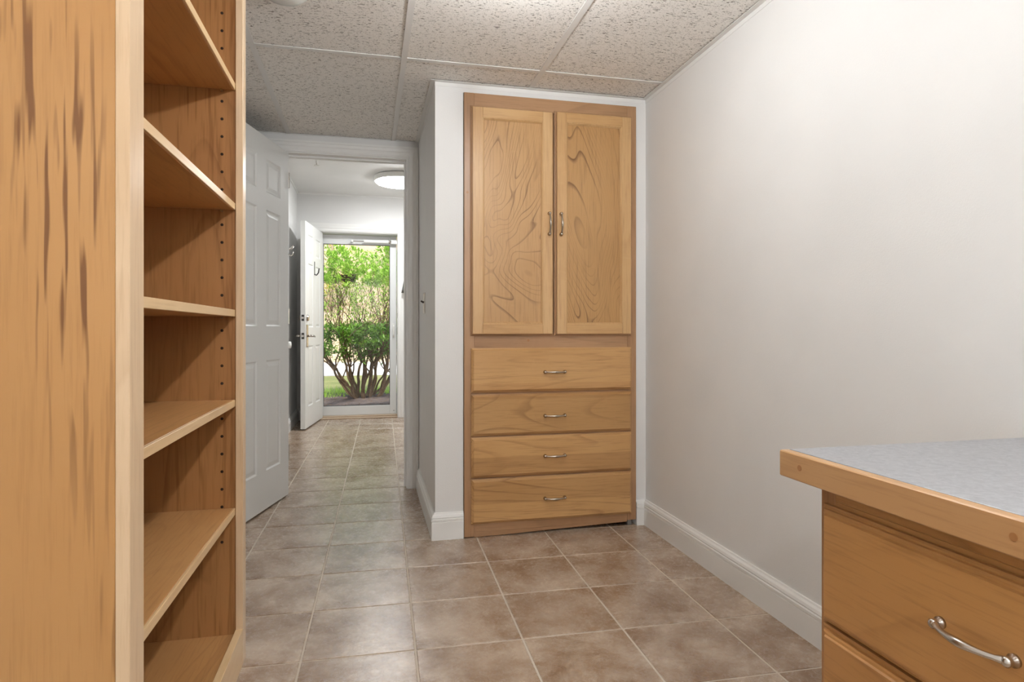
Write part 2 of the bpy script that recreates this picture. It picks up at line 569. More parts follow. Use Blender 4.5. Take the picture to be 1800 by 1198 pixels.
# ---- baseboards
BH, BT = 0.125, 0.018
BASE = [(0, 0), (BT, 0), (BT, 0.082), (BT - 0.003, 0.085), (BT + 0.001, 0.088), (BT + 0.001, 0.096), (BT - 0.004, 0.099),
        (BT - 0.001, 0.104), (BT - 0.004, 0.113), (BT - 0.010, 0.119), (BT - 0.012, BH), (0, BH)]
def baseboard(name, path, label):
    return tag(obj(name, extrude_profile(bm_new(), BASE, path), M['white']), label, 'baseboard', kind='structure')
baseboard('baseboard_right', [(1.304, YC, 0, -1), (XR, YC, -1, -1), (XR, YB, -1, 0)], 'white moulded baseboard along the right wall')
baseboard('baseboard_closet', [(0.434, YC, 0, -1), (XC, YC, -1, -1), (XC, YD - 0.02, -1, 0)], 'white moulded baseboard wrapping the closet corner')
baseboard('baseboard_left', [(XL, YD2 + 0.02, 1, 0), (XL, YE, 1, -1), (EL - 0.12, YE, 0, -1)], 'white moulded baseboard along the left hall wall')
baseboard('baseboard_room', [(XL, 2.05, 1, 0), (XL, YD, 1, -1), (JL - 0.10, YD, 0, -1)], 'white baseboard behind the open panel door')

# ---- doorway casing and jamb
def casing(name, xl, xr, zt, y, wdt, label, sgn=-1):
    """three mitred moulded members, y = wall face, projecting sgn"""
    prof = [(0, 0.0), (0, 0.010), (0.012, 0.014), (0.03, 0.0135), (0.036, 0.017), (0.052, 0.018), (wdt - 0.012, 0.021), (wdt, 0.021), (wdt, 0.0)]
    t = thing(name, label, 'door trim', (0, y, 0), kind='structure')
    def member(pts):
        bm = bm_new()
        rings = []
        for (x, z, dx, dz) in pts:
            rings.append([bm.verts.new((x + dx * u, sgn * w, z + dz * u)) for u, w in prof])
        n = len(prof)
        for k in range(n):
            bm.faces.new((rings[0][k], rings[0][(k + 1) % n], rings[1][(k + 1) % n], rings[1][k]))
        bm.faces.new(rings[0][::-1]); bm.faces.new(rings[1])
        bmesh.ops.recalc_face_normals(bm, faces=bm.faces[:])
        return obj('casing_board', bm, M['white'], t)
    member([(xl, 0, -1, 0), (xl, zt, -1, 1)])
    member([(xl, zt, -1, 1), (xr, zt, 1, 1)])
    member([(xr, zt, 1, 1), (xr, 0, 1, 0)])
    return t
c1 = casing('trim_2', JL - 0.006, JR + 0.006, JH + 0.006, YD, 0.066, 'white moulded casing around the doorway to the hall')
for a, b in (((JL - 0.019, YD, 0), (JL, YD2, JH)), ((JR, YD, 0), (JR + 0.019, YD2, JH)), ((JL - 0.019, YD, JH), (JR + 0.019, YD2, JH + 0.019))):
    boxo('jamb', a, b, M['white'], c1)
for a, b in (((JL, YD + 0.05, 0), (JL + 0.011, YD + 0.085, JH - 0.011)), ((JR - 0.011, YD + 0.05, 0), (JR, YD + 0.085, JH - 0.011)),
             ((JL, YD + 0.05, JH - 0.011), (JR, YD + 0.085, JH))):
    boxo('door_stop', a, b, M['white'], c1)

c2 = casing('trim_3', EL - 0.004, ER + 0.004, EH + 0.006, YE, 0.085, 'white moulded casing around the outer door')
for a, b in (((EL - 0.019, YE, 0), (EL, YE2, EH)), ((ER, YE, 0), (ER + 0.019, YE2, EH)), ((EL - 0.019, YE, EH), (ER + 0.019, YE2, EH + 0.019))):
    boxo('jamb', a, b, M['white'], c2)
boxo('strike_plate', (ER - 0.002, YE + 0.02, 0.92), (ER, YE + 0.05, 1.0), M['nickel'], c2)
boxo('strike_plate', (ER - 0.002, YE + 0.02, 1.10), (ER, YE + 0.05, 1.16), M['nickel'], c2)
th = obj('trim_4', box(box(bm_new(), (EL, YE - 0.02, 0), (ER, YE2, 0.012), 0.004), (EL, YE + 0.06, 0.011), (ER, YE2 - 0.02, 0.022), 0.003), M['oak'])
tag(th, 'pale wooden threshold under the glass storm door', 'threshold', kind='structure')

# ---- panelled doors
def panel_door(name, label, w, h, thick, hinge, ang, hinge_side_sign):
    """local x runs from the hinge to the latch edge; faces at y = 0 and y = thick"""
    t = thing(name, label, 'door', hinge, ang, kind='structure')
    fr = bm_new()
    st = 0.112 * w / 0.70
    cols = [(st, (w - st) / 2), ((w + st) / 2, w - st)]
    rows = [(0.205, 0.80), (0.985, 1.615), (1.71, h - 0.115)]
    dp = 0.008
    box(fr, (0, dp, 0), (w, thick - dp, h))
    xsb = [(0, st), (cols[0][1], cols[1][0]), (cols[1][1], w)]
    zsb = [(0, rows[0][0]), (rows[0][1], rows[1][0]), (rows[1][1], rows[2][0]), (rows[2][1], h)]
    for y0, y1 in ((0, dp), (thick - dp, thick)):
        for a, b in xsb:
            box(fr, (a, y0, 0), (b, y1, h))
        for a, b in zsb:
            for c, d in cols:
                box(fr, (c, y0, a), (d, y1, b))
    obj('leaf', fr, M['door'], t)
    for c, d in cols:
        for a, b in rows:
            bm = bm_new()
            loft(bm, c, d, a, b, [(0, 0.0), (0.008, 0.0065), (0.016, 0.0065), (0.034, 0.002)], lambda u, v, q: (u, q, v), cap_first=False)
            loft(bm, c, d, a, b, [(0, 0.0), (0.008, 0.0065), (0.016, 0.0065), (0.034, 0.002)], lambda u, v, q: (u, thick - q, v), cap_first=False)
            obj('raised_panel', bm, M['door'], t)
    return t
DW = JR - JL - 0.006
# leaf stands open into the room; its visible face looks toward the room
d1 = panel_door('door_1', 'white six-panel interior door standing open beside the bookcase', DW, 2.006, 0.035,
                (JL + 0.002, YD - 0.004, 0.010), math.radians(-90 - 15.2), 1)
for z in (0.2, 1.0, 1.8):
    bm = tube(bm_new(), [(-0.006, 0.034, z), (-0.006, 0.034, z + 0.09)], 0.006, 8)
    obj('hinge', bm, M['nickel'], d1)
for y, s in ((0, -1), (0.035, 1)):
    bm = lathe(bm_new(), [(0.03, 0), (0.03, 0.006 * s), (0.011, 0.01 * s), (0.011, 0.03 * s), (0.022, 0.034 * s), (0.026, 0.043 * s), (0.021, 0.052 * s), (0.0, 0.055 * s)],
               (DW - 0.042, y, 0.90), 'y', 18)
    obj('knob', bm, M['nickel'], d1, smooth=True)

EW = 0.79
d2 = panel_door('door_2', 'white six-panel entry door swung open into the hall', EW, 2.015, 0.045,
                (EL + 0.012, YE + 0.055, 0.014), math.radians(-90 - 7.8), 1)
# latch edge hardware at local x = EW
for z, r in ((1.075, 0.011), (0.90, 0.012)):
    pl = boxo('edge_plate', (EW, 0.010, z - 0.03), (EW + 0.0015, 0.035, z + 0.03), M['darkmetal'], d2, off=(0, 0, 0))
    bm = lathe(bm_new(), [(r, 0), (r, 0.004), (0, 0.004)], (EW + 0.0015, 0.0225, z), 'x', 12)
    obj('bolt', bm, M['nickel'], pl)
for y, s in ((0.045, 1), (0.0, -1)):
    bm = lathe(bm_new(), [(0.032, 0), (0.032, 0.008 * s), (0.024, 0.02 * s), (0, 0.022 * s)], (EW - 0.065, y, 1.075), 'y', 16)
    obj('deadbolt', bm, M['bronze'], d2)
    bm = bm_new()
    loft(bm, EW - 0.10, EW - 0.03, 0.79, 1.01, [(0, 0.0), (0, 0.004), (0.006, 0.008)], lambda u, v, q: (u, y + s * q, v))
    es = obj('escutcheon', bm, M['bronze'], d2)
    bm = tube(bm_new(), [(EW - 0.065, y + s * 0.006, 0.90), (EW - 0.065, y + s * 0.05, 0.90), (EW - 0.075, y + s * 0.058, 0.90), (EW - 0.12, y + s * 0.06, 0.897), (EW - 0.165, y + s * 0.055, 0.89)],
              [0.012, 0.011, 0.011, 0.009, 0.007], 10)
    obj('lever', bm, M['nickel'], es, smooth=True)
for z in (0.2, 1.0, 1.8):
    obj('hinge', tube(bm_new(), [(-0.006, 0.0, z), (-0.006, 0.0, z + 0.1)], 0.006, 8), M['nickel'], d2)
# dark hook on the leaf, between the upper panels
bm = box(bm_new(), (EW * 0.5 - 0.012, 0.045, 1.52), (EW * 0.5 + 0.012, 0.048, 1.66), 0.001)
tube(bm, [(EW * 0.5, 0.048, 1.53), (EW * 0.5, 0.065, 1.52), (EW * 0.5, 0.085, 1.545), (EW * 0.5, 0.092, 1.59)], [0.006, 0.006, 0.006, 0.007], 8)
obj('door_hook', bm, M['darkmetal'], d2)

# ---- storm door
SY0, SY1 = 7.195, 7.23
sd = thing('door_3', 'white aluminium storm door with one full-height glass pane', 'door', (0, SY0, 0.022), kind='structure')
SL, SR, ST = EL + 0.006, ER - 0.006, EH - 0.006
GL, GR, GB, GT = -0.487, 0.236, 0.125, 1.925
def sbox(name, x0, x1, z0, z1, y0=SY0, y1=SY1, m='alu', bev=0.003, par=None):
    return boxo(name, (x0, y0, z0), (x1, y1, z1), M[m], par or sd, bev)
sbox('stile', SL, GL, 0.022, ST); sbox('stile', GR, SR, 0.022, ST)
sbox('rail', GL, GR, 0.022, GB); sbox('rail', GL, GR, GT, ST)
sbox('sweep', SL + 0.01, SR - 0.01, 0.014, 0.022, SY0 + 0.01, SY1 - 0.01, 'rubber', 0)
sbox('glass_pane', GL, GR, GB, GT, SY0 + 0.016, SY0 + 0.020, 'glass', 0)
for a, b in (((GL, GB), (GL + 0.006, GT)), ((GR - 0.006, GB), (GR, GT)), ((GL, GB), (GR, GB + 0.006)), ((GL, GT - 0.006), (GR, GT))):
    sbox('glazing_bead', a[0], b[0], a[1], b[1], SY0 + 0.004, SY0 + 0.0155, 'rubber', 0)
for x in (SL + 0.025, SR - 0.03):
    for z in (0.06, ST - 0.05):
        obj('screw', lathe(bm_new(), [(0.005, 0), (0.005, -0.002), (0, -0.002)], (x, 0, z - 0.022), 'y', 10), M['darkmetal'], sd)
cl = thing('door_closer', 'white tube door closer across the top of the storm door', 'door closer', (0.05, SY0 - 0.06, 1.955))
obj('cylinder', tube(bm_new(), [(-0.10, 0, 0), (0.17, 0, 0)], 0.017, 14), M['plastic'], cl)
obj('end_cap', tube(bm_new(), [(0.17, 0, 0), (0.185, 0, 0), (0.20, 0, 0)], [0.019, 0.019, 0.012], 14), M['nickel'], cl)
obj('piston_rod', tube(bm_new(), [(-0.22, 0, 0), (-0.10, 0, 0)], 0.005, 8), M['nickel'], cl)
bm = box(bm_new(), (0.195, -0.012, -0.02), (0.262, 0.012, 0.02), 0.003)
obj('jamb_bracket', bm, M['plastic'], cl)
bm = box(bm_new(), (-0.235, -0.010, -0.012), (-0.215, 0.060, 0.012), 0.002)
obj('door_bracket', bm, M['plastic'], cl)
# pull handle with thumb latch
bm = box(bm_new(), (GR + 0.03, -0.008, 0.87), (GR + 0.05, 0, 1.02), 0.002)
pl = obj('latch_plate', bm, M['plastic'], sd)
bm = tube(bm_new(), [(GR + 0.04, -0.006, 0.89), (GR + 0.04, -0.045, 0.90), (GR + 0.04, -0.05, 0.94), (GR + 0.04, -0.045, 0.985), (GR + 0.04, -0.006, 1.0)], 0.007, 8)
obj('pull', bm, M['plastic'], pl)

# ------------------------------------------------------------------ pulls
def pull_mesh(span=0.098, proj=0.028):
    """bow pull along local x, projecting to -y"""
    bm = bm_new()
    n = 18
    pts, rad = [], []
    for i in range(n + 1):
        u = i / n
        a = PI * u
        x = -span / 2 * math.cos(a) if 0 else (-span / 2 + span * u)
        y = -0.010 - (proj - 0.010) * math.sin(a) ** 0.75
        pts.append((x, y, 0)); rad.append(0.0040 + 0.0020 * math.exp(-((u - 0.5) / 0.16) ** 2) + 0.0012 * (abs(u - 0.5) > 0.44))
    tube(bm, pts, rad, 10)
    for s in (-1, 1):
        lathe(bm, [(0.0085, 0), (0.0085, -0.004), (0.0055, -0.007), (0.0065, -0.012), (0.007, -0.015), (0.004, -0.018), (0, -0.0185)], (s * span / 2, 0, 0), 'y', 14)
    return bm

def add_pull(parent, loc, rot, mat, span=0.098):
    o = obj('pull_handle', pull_mesh(span), mat, parent, smooth=True)
    o.location = loc
    o.rotation_euler = rot
    return o

# ------------------------------------------------------------------ built-in cabinet
cab = thing('built_in_cabinet', 'tall maple cabinet with two doors above four drawers, set into the closet wall', 'cabinet', (0.87, 2.90, 0))
CO = Vector((0.87, 2.90, 0))
YF = 2.899      # face frame front
def cbox(name, x0, x1, y0, y1, z0, z1, m, par=cab, bev=0.0012):
    return boxo(name, (x0, y0, z0), (x1, y1, z1), M[m], par, bev, off=CO)
cbox('carcass', 0.446, 1.292, 2.921, 3.42, 0.03, 2.078, 'frame_z', bev=0)
cbox('frame_stile', 0.4365, 0.484, YF, 2.92, 0.004, 2.088, 'frame_z')
cbox('frame_stile', 1.254, 1.3015, YF, 2.92, 0.030, 2.088, 'frame_z')
cbox('frame_rail', 0.4842, 1.2538, YF + 0.0005, 2.92, 2.022, 2.088, 'frame_x')
cbox('frame_rail', 0.4842, 1.2538, YF + 0.0005, 2.92, 0.885, 0.955, 'frame_x')
for z in (0.672, 0.472, 0.277):
    cbox('frame_rail', 0.4842, 1.2538, YF + 0.0005, 2.92, z - 0.012, z + 0.012, 'frame_x')
cbox('frame_rail', 0.4842, 1.2538, YF + 0.0005, 2.92, 0.026, 0.075, 'frame_x')
cbox('levelling_foot', 1.262, 1.285, 2.915, 2.935, 0.0, 0.0298, 'concrete_slab')
bm = bm_new()
tv = [bm.verts.new(Vector(p) - CO) for y in (YF + 0.001, 2.915) for p in ((0.4845, y, 0.0005), (1.2535, y, 0.023), (1.2535, y, 0.0258), (0.4845, y, 0.0258))]
for q in ((0, 1, 2, 3), (7, 6, 5, 4), (0, 4, 5, 1), (1, 5, 6, 2), (2, 6, 7, 3), (3, 7, 4, 0)):
    bm.faces.new([tv[k] for k in q])
bmesh.ops.recalc_face_normals(bm, faces=bm.faces[:])
obj('toe_board', bm, M['frame_x'], cab)
for x, z in ((0.746, 0.925), (0.452, 1.62)):
    obj('wood_plug', lathe(bm_new(), [(0.006, 0), (0.006, -0.0006), (0, -0.0006)], Vector((x, YF, z)) - CO, 'y', 12), M['plug'], cab)

DT = 0.023
def cab_door(x0, x1, z0, z1, hx, pm):
    yb = YF - 0.0006
    bm = bm_new()
    mp = lambda u, v, w: (u - CO.x, yb - w - CO.y, v)
    loft(bm, x0, x1, z0, z1, [(0.0, 0.0), (0.0, 0.006), (0.004, 0.008), (0.007, 0.0115), (0.010, 0.0115)], mp, cap_last=True)
    d = obj('cabinet_door', bm, M['frame_z'], cab)
    i = 0.0088
    sw = 0.047
    yf0, yf1 = yb - 0.0116, yb - DT
    def fb(nm, a, b, c, e, m):
        boxo(nm, (a, yf0, c), (b, yf1, e), M[m], d, 0.0014, off=CO)
    fb('door_stile', x0 + i, x0 + i + sw, z0 + i, z1 - i, 'door_wood_z')
    fb('door_stile', x1 - i - sw, x1 - i, z0 + i, z1 - i, 'door_wood_z')
    fb('door_rail', x0 + i + sw + 0.0003, x1 - i - sw - 0.0003, z0 + i, z0 + i + sw, 'door_wood_x')
    fb('door_rail', x0 + i + sw + 0.0003, x1 - i - sw - 0.0003, z1 - i - sw, z1 - i, 'door_wood_x')
    a0, a1, b0, b1 = x0 + i + sw, x1 - i - sw, z0 + i + sw, z1 - i - sw
    bm = bm_new()
    loft(bm, a0, a1, b0, b1, [(0, 0.0117), (0, 0.0215), (0.003, 0.0215), (0.004, 0.0195), (0.009, 0.0145), (0.009, 0.0117)], mp, False, False)
    obj('sticking', bm, M['door_wood_z'], d)
    bm = bm_new()
    loft(bm, a0 + 0.0091, a1 - 0.0091, b0 + 0.0091, b1 - 0.0091, [(0, 0.0116), (0, 0.0126)], mp)
    obj('door_panel', bm, M[pm], d)
    add_pull(d, Vector((hx, yb - DT, 1.483)) - CO, (0, PI / 2, 0), M['bronze'])
cab_door(0.4645, 0.8690, 0.947, 2.026, 0.843, 'panel_wood')
cab_door(0.8742, 1.274, 0.947, 2.032, 0.902, 'panel_wood_dark')
def cab_drawer(z0, z1, m, hz):
    yb = YF - 0.0006
    bm = bm_new()
    loft(bm, 0.4675, 1.272, z0, z1, [(0, 0), (0, 0.008), (0.003, 0.0095), (0.0045, 0.0135), (0.006, 0.0145), (0.012, 0.0205)],
         lambda u, v, w: (u - CO.x, yb - w - CO.y, v))
    d = obj('drawer_front', bm, M[m], cab)
    add_pull(d, Vector((0.8715, yb - 0.0205, hz)) - CO, (0, 0, 0), M['bronze'])
cab_drawer(0.681, 0.890, 'drawer_1', 0.774)
cab_drawer(0.478, 0.672, 'drawer_2', 0.565)
cab_drawer(0.283, 0.470, 'drawer_3', 0.373)
cab_drawer(0.066, 0.275, 'drawer_4', 0.170)

# ------------------------------------------------------------------ bookcase
BX, BY0, BY1 = -0.357, 1.065, 1.994
bk = thing('bookcase', 'tall open maple bookcase with five adjustable shelves against the left wall', 'bookcase', (-0.55, 1.53, 0))
BO = Vector((-0.55, 1.53, 0))
def bbox(name, x0, x1, y0, y1, z0, z1, m, par=bk, bev=0.001):
    return boxo(name, (x0, y0, z0), (x1, y1, z1), M[m], par, bev, off=BO)
BXB, BZT = XL + 0.008, 2.105
bbox('side_panel', BXB, BX - 0.0202, BY0 + 0.001, BY0 + 0.019, 0, BZT, 'bc_side')
bbox('side_panel', BXB, BX - 0.0202, 1.957, 1.975, 0, BZT, 'bc_in')
bbox('back_panel', BXB, BXB + 0.006, BY0 + 0.0195, 1.9565, 0, BZT, 'bc_in', bev=0)
bbox('frame_stile', BX - 0.020, BX, BY0, 1.127, 0, BZT, 'bc_frame')
bbox('frame_stile', BX - 0.020, BX, 1.951, BY1, 0, BZT, 'bc_frame')
bbox('bottom_rail', BX - 0.020, BX - 0.0003, 1.1272, 1.9508, 0, 0.105, 'bc_edge')
bbox('top_rail', BX - 0.020, BX - 0.0003, 1.1272, 1.9508, 2.04, BZT, 'bc_edge')
bbox('bottom_panel', BXB + 0.007, BX - 0.0205, BY0 + 0.0195, 1.9565, 0.072, 0.090, 'bc_shelf')
bbox('top_panel', BXB + 0.007, BX - 0.0205, BY0 + 0.0195, 1.9565, BZT - 0.02, BZT - 0.001, 'bc_shelf')
SXF = BX - 0.0215
for zt in (1.694, 1.345, 1.035, 0.773, 0.458):
    s = bbox('shelf', BXB + 0.010, SXF - 0.0062, BY0 + 0.021, 1.9555, zt - 0.020, zt, 'bc_shelf')
    bbox('shelf_nosing', SXF - 0.006, SXF, BY0 + 0.021, 1.9555, zt - 0.020, zt, 'bc_edge', s, 0.0008)
    for x in (-0.415, -0.70):
        bm = tube(bm_new(), [Vector((x, 1.958, zt - 0.024)) - BO, Vector((x, 1.944, zt - 0.024)) - BO], 0.003, 8)
        obj('shelf_pin', bm, M['brass'], bk)
bm = bm_new()
for x in (-0.415, -0.70):
    z = 0.36 - 0.0512
    while z < 1.95:
        if z > 0.34:
            lathe(bm, [(0.0043, 0), (0.0043, -0.0004), (0, -0.0004)], Vector((x, 1.957, z)) - BO, 'y', 10)
        z += 0.0512
ph = obj('peg_holes', bm, M['hole'], bk); ph['kind'] = 'stuff'

# ------------------------------------------------------------------ desk: worktop and drawer unit
DK = Vector((1.05, 0.1, 0))
wt = thing('worktop', 'grey laminate worktop with a maple front edge, along the right wall', 'worktop', (1.05, 0.1, 0.70))
WO = Vector((1.05, 0.1, 0.70))
def wbox(name, x0, x1, y0, y1, z0, z1, m, bev=0.001):
    return boxo(name, (x0, y0, z0), (x1, y1, z1), M[m], wt, bev, off=WO)
wbox('front_edge', 0.760, 0.7800, -1.2, 1.042, 0.702, 0.750, 'desk_edge', 0.002)
wbox('joint', 0.7801, 0.7815, -1.2, 1.0415, 0.703, 0.7490, 'shadowgap', 0)
wbox('laminate_top', 0.7816, XR - 0.001, -1.2, 1.0412, 0.7305, 0.7502, 'laminate', 0.0006)
wbox('core', 0.7816, XR - 0.001, -1.2, 1.0405, 0.7022, 0.7303, 'desk_edge', 0)
for y in (0.985, 0.60, 0.2, -0.2, -0.6):
    obj('wood_plug', lathe(bm_new(), [(0.0055, 0), (0.0055, -0.0005), (0, -0.0005)], Vector((0.760, y, 0.727)) - WO, 'x', 12), M['plug'], wt)

def drawer_unit(ya, yb, label):
    """unit spans ya (near) .. yb (far end panel)"""
    O = Vector((1.05, (ya + yb) / 2, 0))
    t = thing('drawer_unit', label, 'cabinet', O)
    def b(name, x0, x1, y0, y1, z0, z1, m, par=t, bev=0.001):
        return boxo(name, (x0, y0, z0), (x1, y1, z1), M[m], par, bev, off=O)
    XF = 0.792
    b('side_panel', XF + 0.0202, XR - 0.022, yb - 0.018, yb, 0, 0.7015, 'desk_z')
    b('side_panel', XF + 0.0202, XR - 0.022, ya, ya + 0.018, 0, 0.7015, 'desk_z')
    b('back_panel', XR - 0.03, XR - 0.022, ya + 0.0182, yb - 0.0182, 0, 0.7015, 'desk_z')
    b('frame_stile', XF, XF + 0.02, yb - 0.032, yb + 0.001, 0, 0.7015, 'desk_z')
    b('frame_stile', XF, XF + 0.02, ya - 0.001, ya + 0.032, 0, 0.7015, 'desk_z')
    zs = [(0.466, 0.671), (0.262, 0.461), (0.085, 0.257)]
    b('frame_rail', XF + 0.0004, XF + 0.02, ya + 0.0322, yb - 0.0322, 0.650, 0.6786, 'desk_y')
    for z in (0.690, 0.4635, 0.2595, 0.05):
        hh = 0.0113 if z > 0.6 else 0.02 if z > 0.1 else 0.05
        b('frame_rail', XF + 0.0004, XF + 0.02, ya + 0.0322, yb - 0.0322, z - hh, z + hh, 'desk_y')
    for z0, z1 in zs:
        bm = bm_new()
        y0, y1 = ya + 0.012, yb - 0.014
        loft(bm, y0, y1, z0, z1, [(0, 0), (0, 0.007), (0.003, 0.009), (0.006, 0.009), (0.007, 0.013), (0.010, 0.015), (0.014, 0.0155), (0.016, 0.0195)],
             lambda u, v, w: (XF - 0.0006 - w - O.x, u - O.y, v))
        d = obj('drawer_front', bm, M['desk_y'], t)
        add_pull(d, Vector((XF - 0.0006 - 0.0195, (y0 + y1) / 2, (z0 + z1) / 2 + 0.004)) - O, (0, 0, -PI / 2), M['nickel'], 0.102)
    return t
drawer_unit(0.352, 0.967, 'maple three-drawer unit under the overhanging end of the worktop')
drawer_unit(-1.17, -0.55, 'maple three-drawer unit under the back end of the worktop')

# ------------------------------------------------------------------ small fittings
sw = thing('light_switch', 'toggle light switch on the closet return wall', 'light switch', (XC, 3.46, 1.122))
bm = bm_new()
loft(bm, -0.036, 0.036, -0.057, 0.057, [(0, 0), (0, 0.004), (0.004, 0.0065)], lambda u, v, w: (-w, u, v))
obj('plate', bm, M['nickel'], sw)
bm = tube(bm_new(), [(-0.006, 0, 0.004), (-0.022, 0, 0.012)], [0.006, 0.0045], 8)
obj('toggle', bm, M['darkmetal'], sw)

ol = thing('wall_outlet', 'white duplex outlet low on the left hall wall', 'outlet', (XL, 6.27, 0.40))
bm = bm_new()
loft(bm, -0.036, 0.036, -0.057, 0.057, [(0, 0), (0, 0.004), (0.004, 0.006)], lambda u, v, w: (w, u, v))
obj('plate', bm, M['plastic'], ol)
for z in (-0.022, 0.022):
    obj('socket', lathe(bm_new(), [(0.017, 0.0061), (0.017, 0.008), (0, 0.008)], (0, 0, z), 'x', 14), M['plastic'], ol)

bp = thing('wall_bumper', 'round doorstop bumper on the left hall wall facing the entry door lever', 'door stop', (XL, 6.02, 0.835))
obj('rosette', lathe(bm_new(), [(0.032, 0), (0.032, 0.006), (0.02, 0.012), (0.014, 0.03), (0, 0.03)], (0, 0, 0), 'x', 18), M['nickel'], bp, smooth=True)
obj('cushion', lathe(bm_new(), [(0.02, 0.03), (0.03, 0.036), (0.033, 0.048), (0.027, 0.060), (0, 0.064)], (0, 0, 0), 'x', 18), M['plastic'], bp, smooth=True)

hk = thing('coat_hook', 'wire coat hook on the left hall wall behind the entry door', 'coat hook', (XL, 6.12, 1.70))
obj('plate', box(bm_new(), (0, -0.012, -0.04), (0.004, 0.012, 0.05), 0.001), M['nickel'], hk)
for s in (-1, 1):
    bm = tube(bm_new(), [(0.004, 0, 0.03), (0.03, 0.012 * s, 0.022), (0.055, 0.03 * s, 0.03), (0.07, 0.036 * s, 0.055)], 0.0045, 8)
    obj('prong', bm, M['nickel'], hk, smooth=True)
bm = tube(bm_new(), [(0.004, 0, -0.01), (0.03, 0, -0.03), (0.05, 0, -0.04), (0.065, 0, -0.025), (0.068, 0, 0.0)], 0.0045, 8)
obj('prong', bm, M['nickel'], hk, smooth=True)

# round hall lamp
hl = thing('hall_ceiling_light', 'round white flush ceiling light glowing in the hall', 'ceiling light', (0.30, 6.12, HH))
obj('rim', lathe(bm_new(), [(0.235, 0), (0.250, -0.01), (0.250, -0.050), (0.244, -0.054), (0.238, -0.054), (0.237, -0.02), (0, -0.02)], (0, 0, 0), 'z', 40), M['plastic'], hl, smooth=False)
obj('diffuser', lathe(bm_new(), [(0.235, -0.0205), (0.240, -0.040), (0.236, -0.058), (0.222, -0.068), (0.16, -0.076), (0.08, -0.080), (0, -0.081)], (0, 0, 0), 'z', 40), M['hallglow'], hl, smooth=True)

hs = thing('ceiling_sprinkler', 'small white sprinkler head on the hall ceiling', 'sprinkler', (-0.44, 5.66, HH))
obj('rosette', lathe(bm_new(), [(0.03, 0), (0.028, -0.006), (0.008, -0.008), (0.008, -0.03), (0, -0.03)], (0, 0, 0), 'z', 16), M['plastic'], hs)
obj('deflector', lathe(bm_new(), [(0.004, -0.03), (0.004, -0.05), (0.022, -0.051), (0.022, -0.053), (0, -0.053)], (0, 0, 0), 'z', 16), M['nickel'], hs)

# glass dome fitting (unlit) just at the top of the view
gd = thing('dome_light', 'small silver-rimmed glass dome fitting on the panel ceiling', 'ceiling light', (-0.275, 2.20, H))
obj('rim', lathe(bm_new(), [(0.095, 0), (0.10, -0.004), (0.098, -0.014), (0.085, -0.018), (0, -0.016)], (0, 0, 0), 'z', 28), M['nickel'], gd, smooth=True)
obj('dome', lathe(bm_new(), [(0.084, -0.0185), (0.078, -0.032), (0.060, -0.046), (0.03, -0.055), (0, -0.057)], (0, 0, 0), 'z', 28), plain('frosted_dome', srgb(226, 226, 222), 0.25), gd, smooth=True)

# unseen bare-bulb lampholders in a row; the rear one is added fill light
def bulb(y, mat, label):
    t = thing('bulb_lampholder', label, 'ceiling light', (0.467, y, H), group='bare bulb lampholders on the panel ceiling')
    obj('base', lathe(bm_new(), [(0.055, 0), (0.055, -0.008), (0.026, -0.022), (0.02, -0.09), (0, -0.09)], (0, 0, 0), 'z', 24), M['porcelain'], t, smooth=True)
    obj('bulb', lathe(bm_new(), [(0.013, -0.0905), (0.02, -0.10), (0.03, -0.118), (0.033, -0.132), (0.028, -0.150), (0.015, -0.160), (0, -0.163)], (0, 0, 0), 'z', 16), mat, t, smooth=True)
bulb(1.72, BULBS[0], 'bare bulb lampholder on the ceiling near the built-in cabinet')
bulb(0.35, BULBS[1], 'bare bulb lampholder on the ceiling between bookcase and worktop')
bulb(-0.95, BULBS[2], 'added unseen bare bulb at the back of the room, as fill light')

# cloth hanging to the right of the outer door
gc = thing('hanging_cloth', 'dark grey cloth hanging from a hook beside the storm door', 'cloth', (0.450, YE, 1.80))
obj('hook', tube(bm_new(), [(0, 0, 0), (0, -0.03, 0), (0, -0.05, 0.015)], 0.005, 8), M['nickel'], gc)
bm = bm_new()
for i in range(13):
    pass
rows = []
for r in range(9):
    f = r / 8
    z = 0.0 - 0.42 * f
    hw = 0.012 + 0.085 * f
    row = []
    for q in range(25):
        a = 2 * PI * q / 24
        if q == 24: break
        cx = math.cos(a) * hw
        cy = -0.045 - 0.02 * f + math.sin(a) * (0.010 + 0.012 * f) + 0.006 * f * math.sin(cx * 120)
        row.append(bm.verts.new((cx, cy, z)))
    rows.append(row)
for a, b in zip(rows, rows[1:]):
    for q in range(24):
        bm.faces.new((a[q], a[(q + 1) % 24], b[(q + 1) % 24], b[q]))
bm.faces.new(rows[0]); bm.faces.new(rows[-1][::-1])
bmesh.ops.recalc_face_normals(bm, faces=bm.faces[:])
obj('cloth', bm, M['greycloth'], gc, smooth=True)

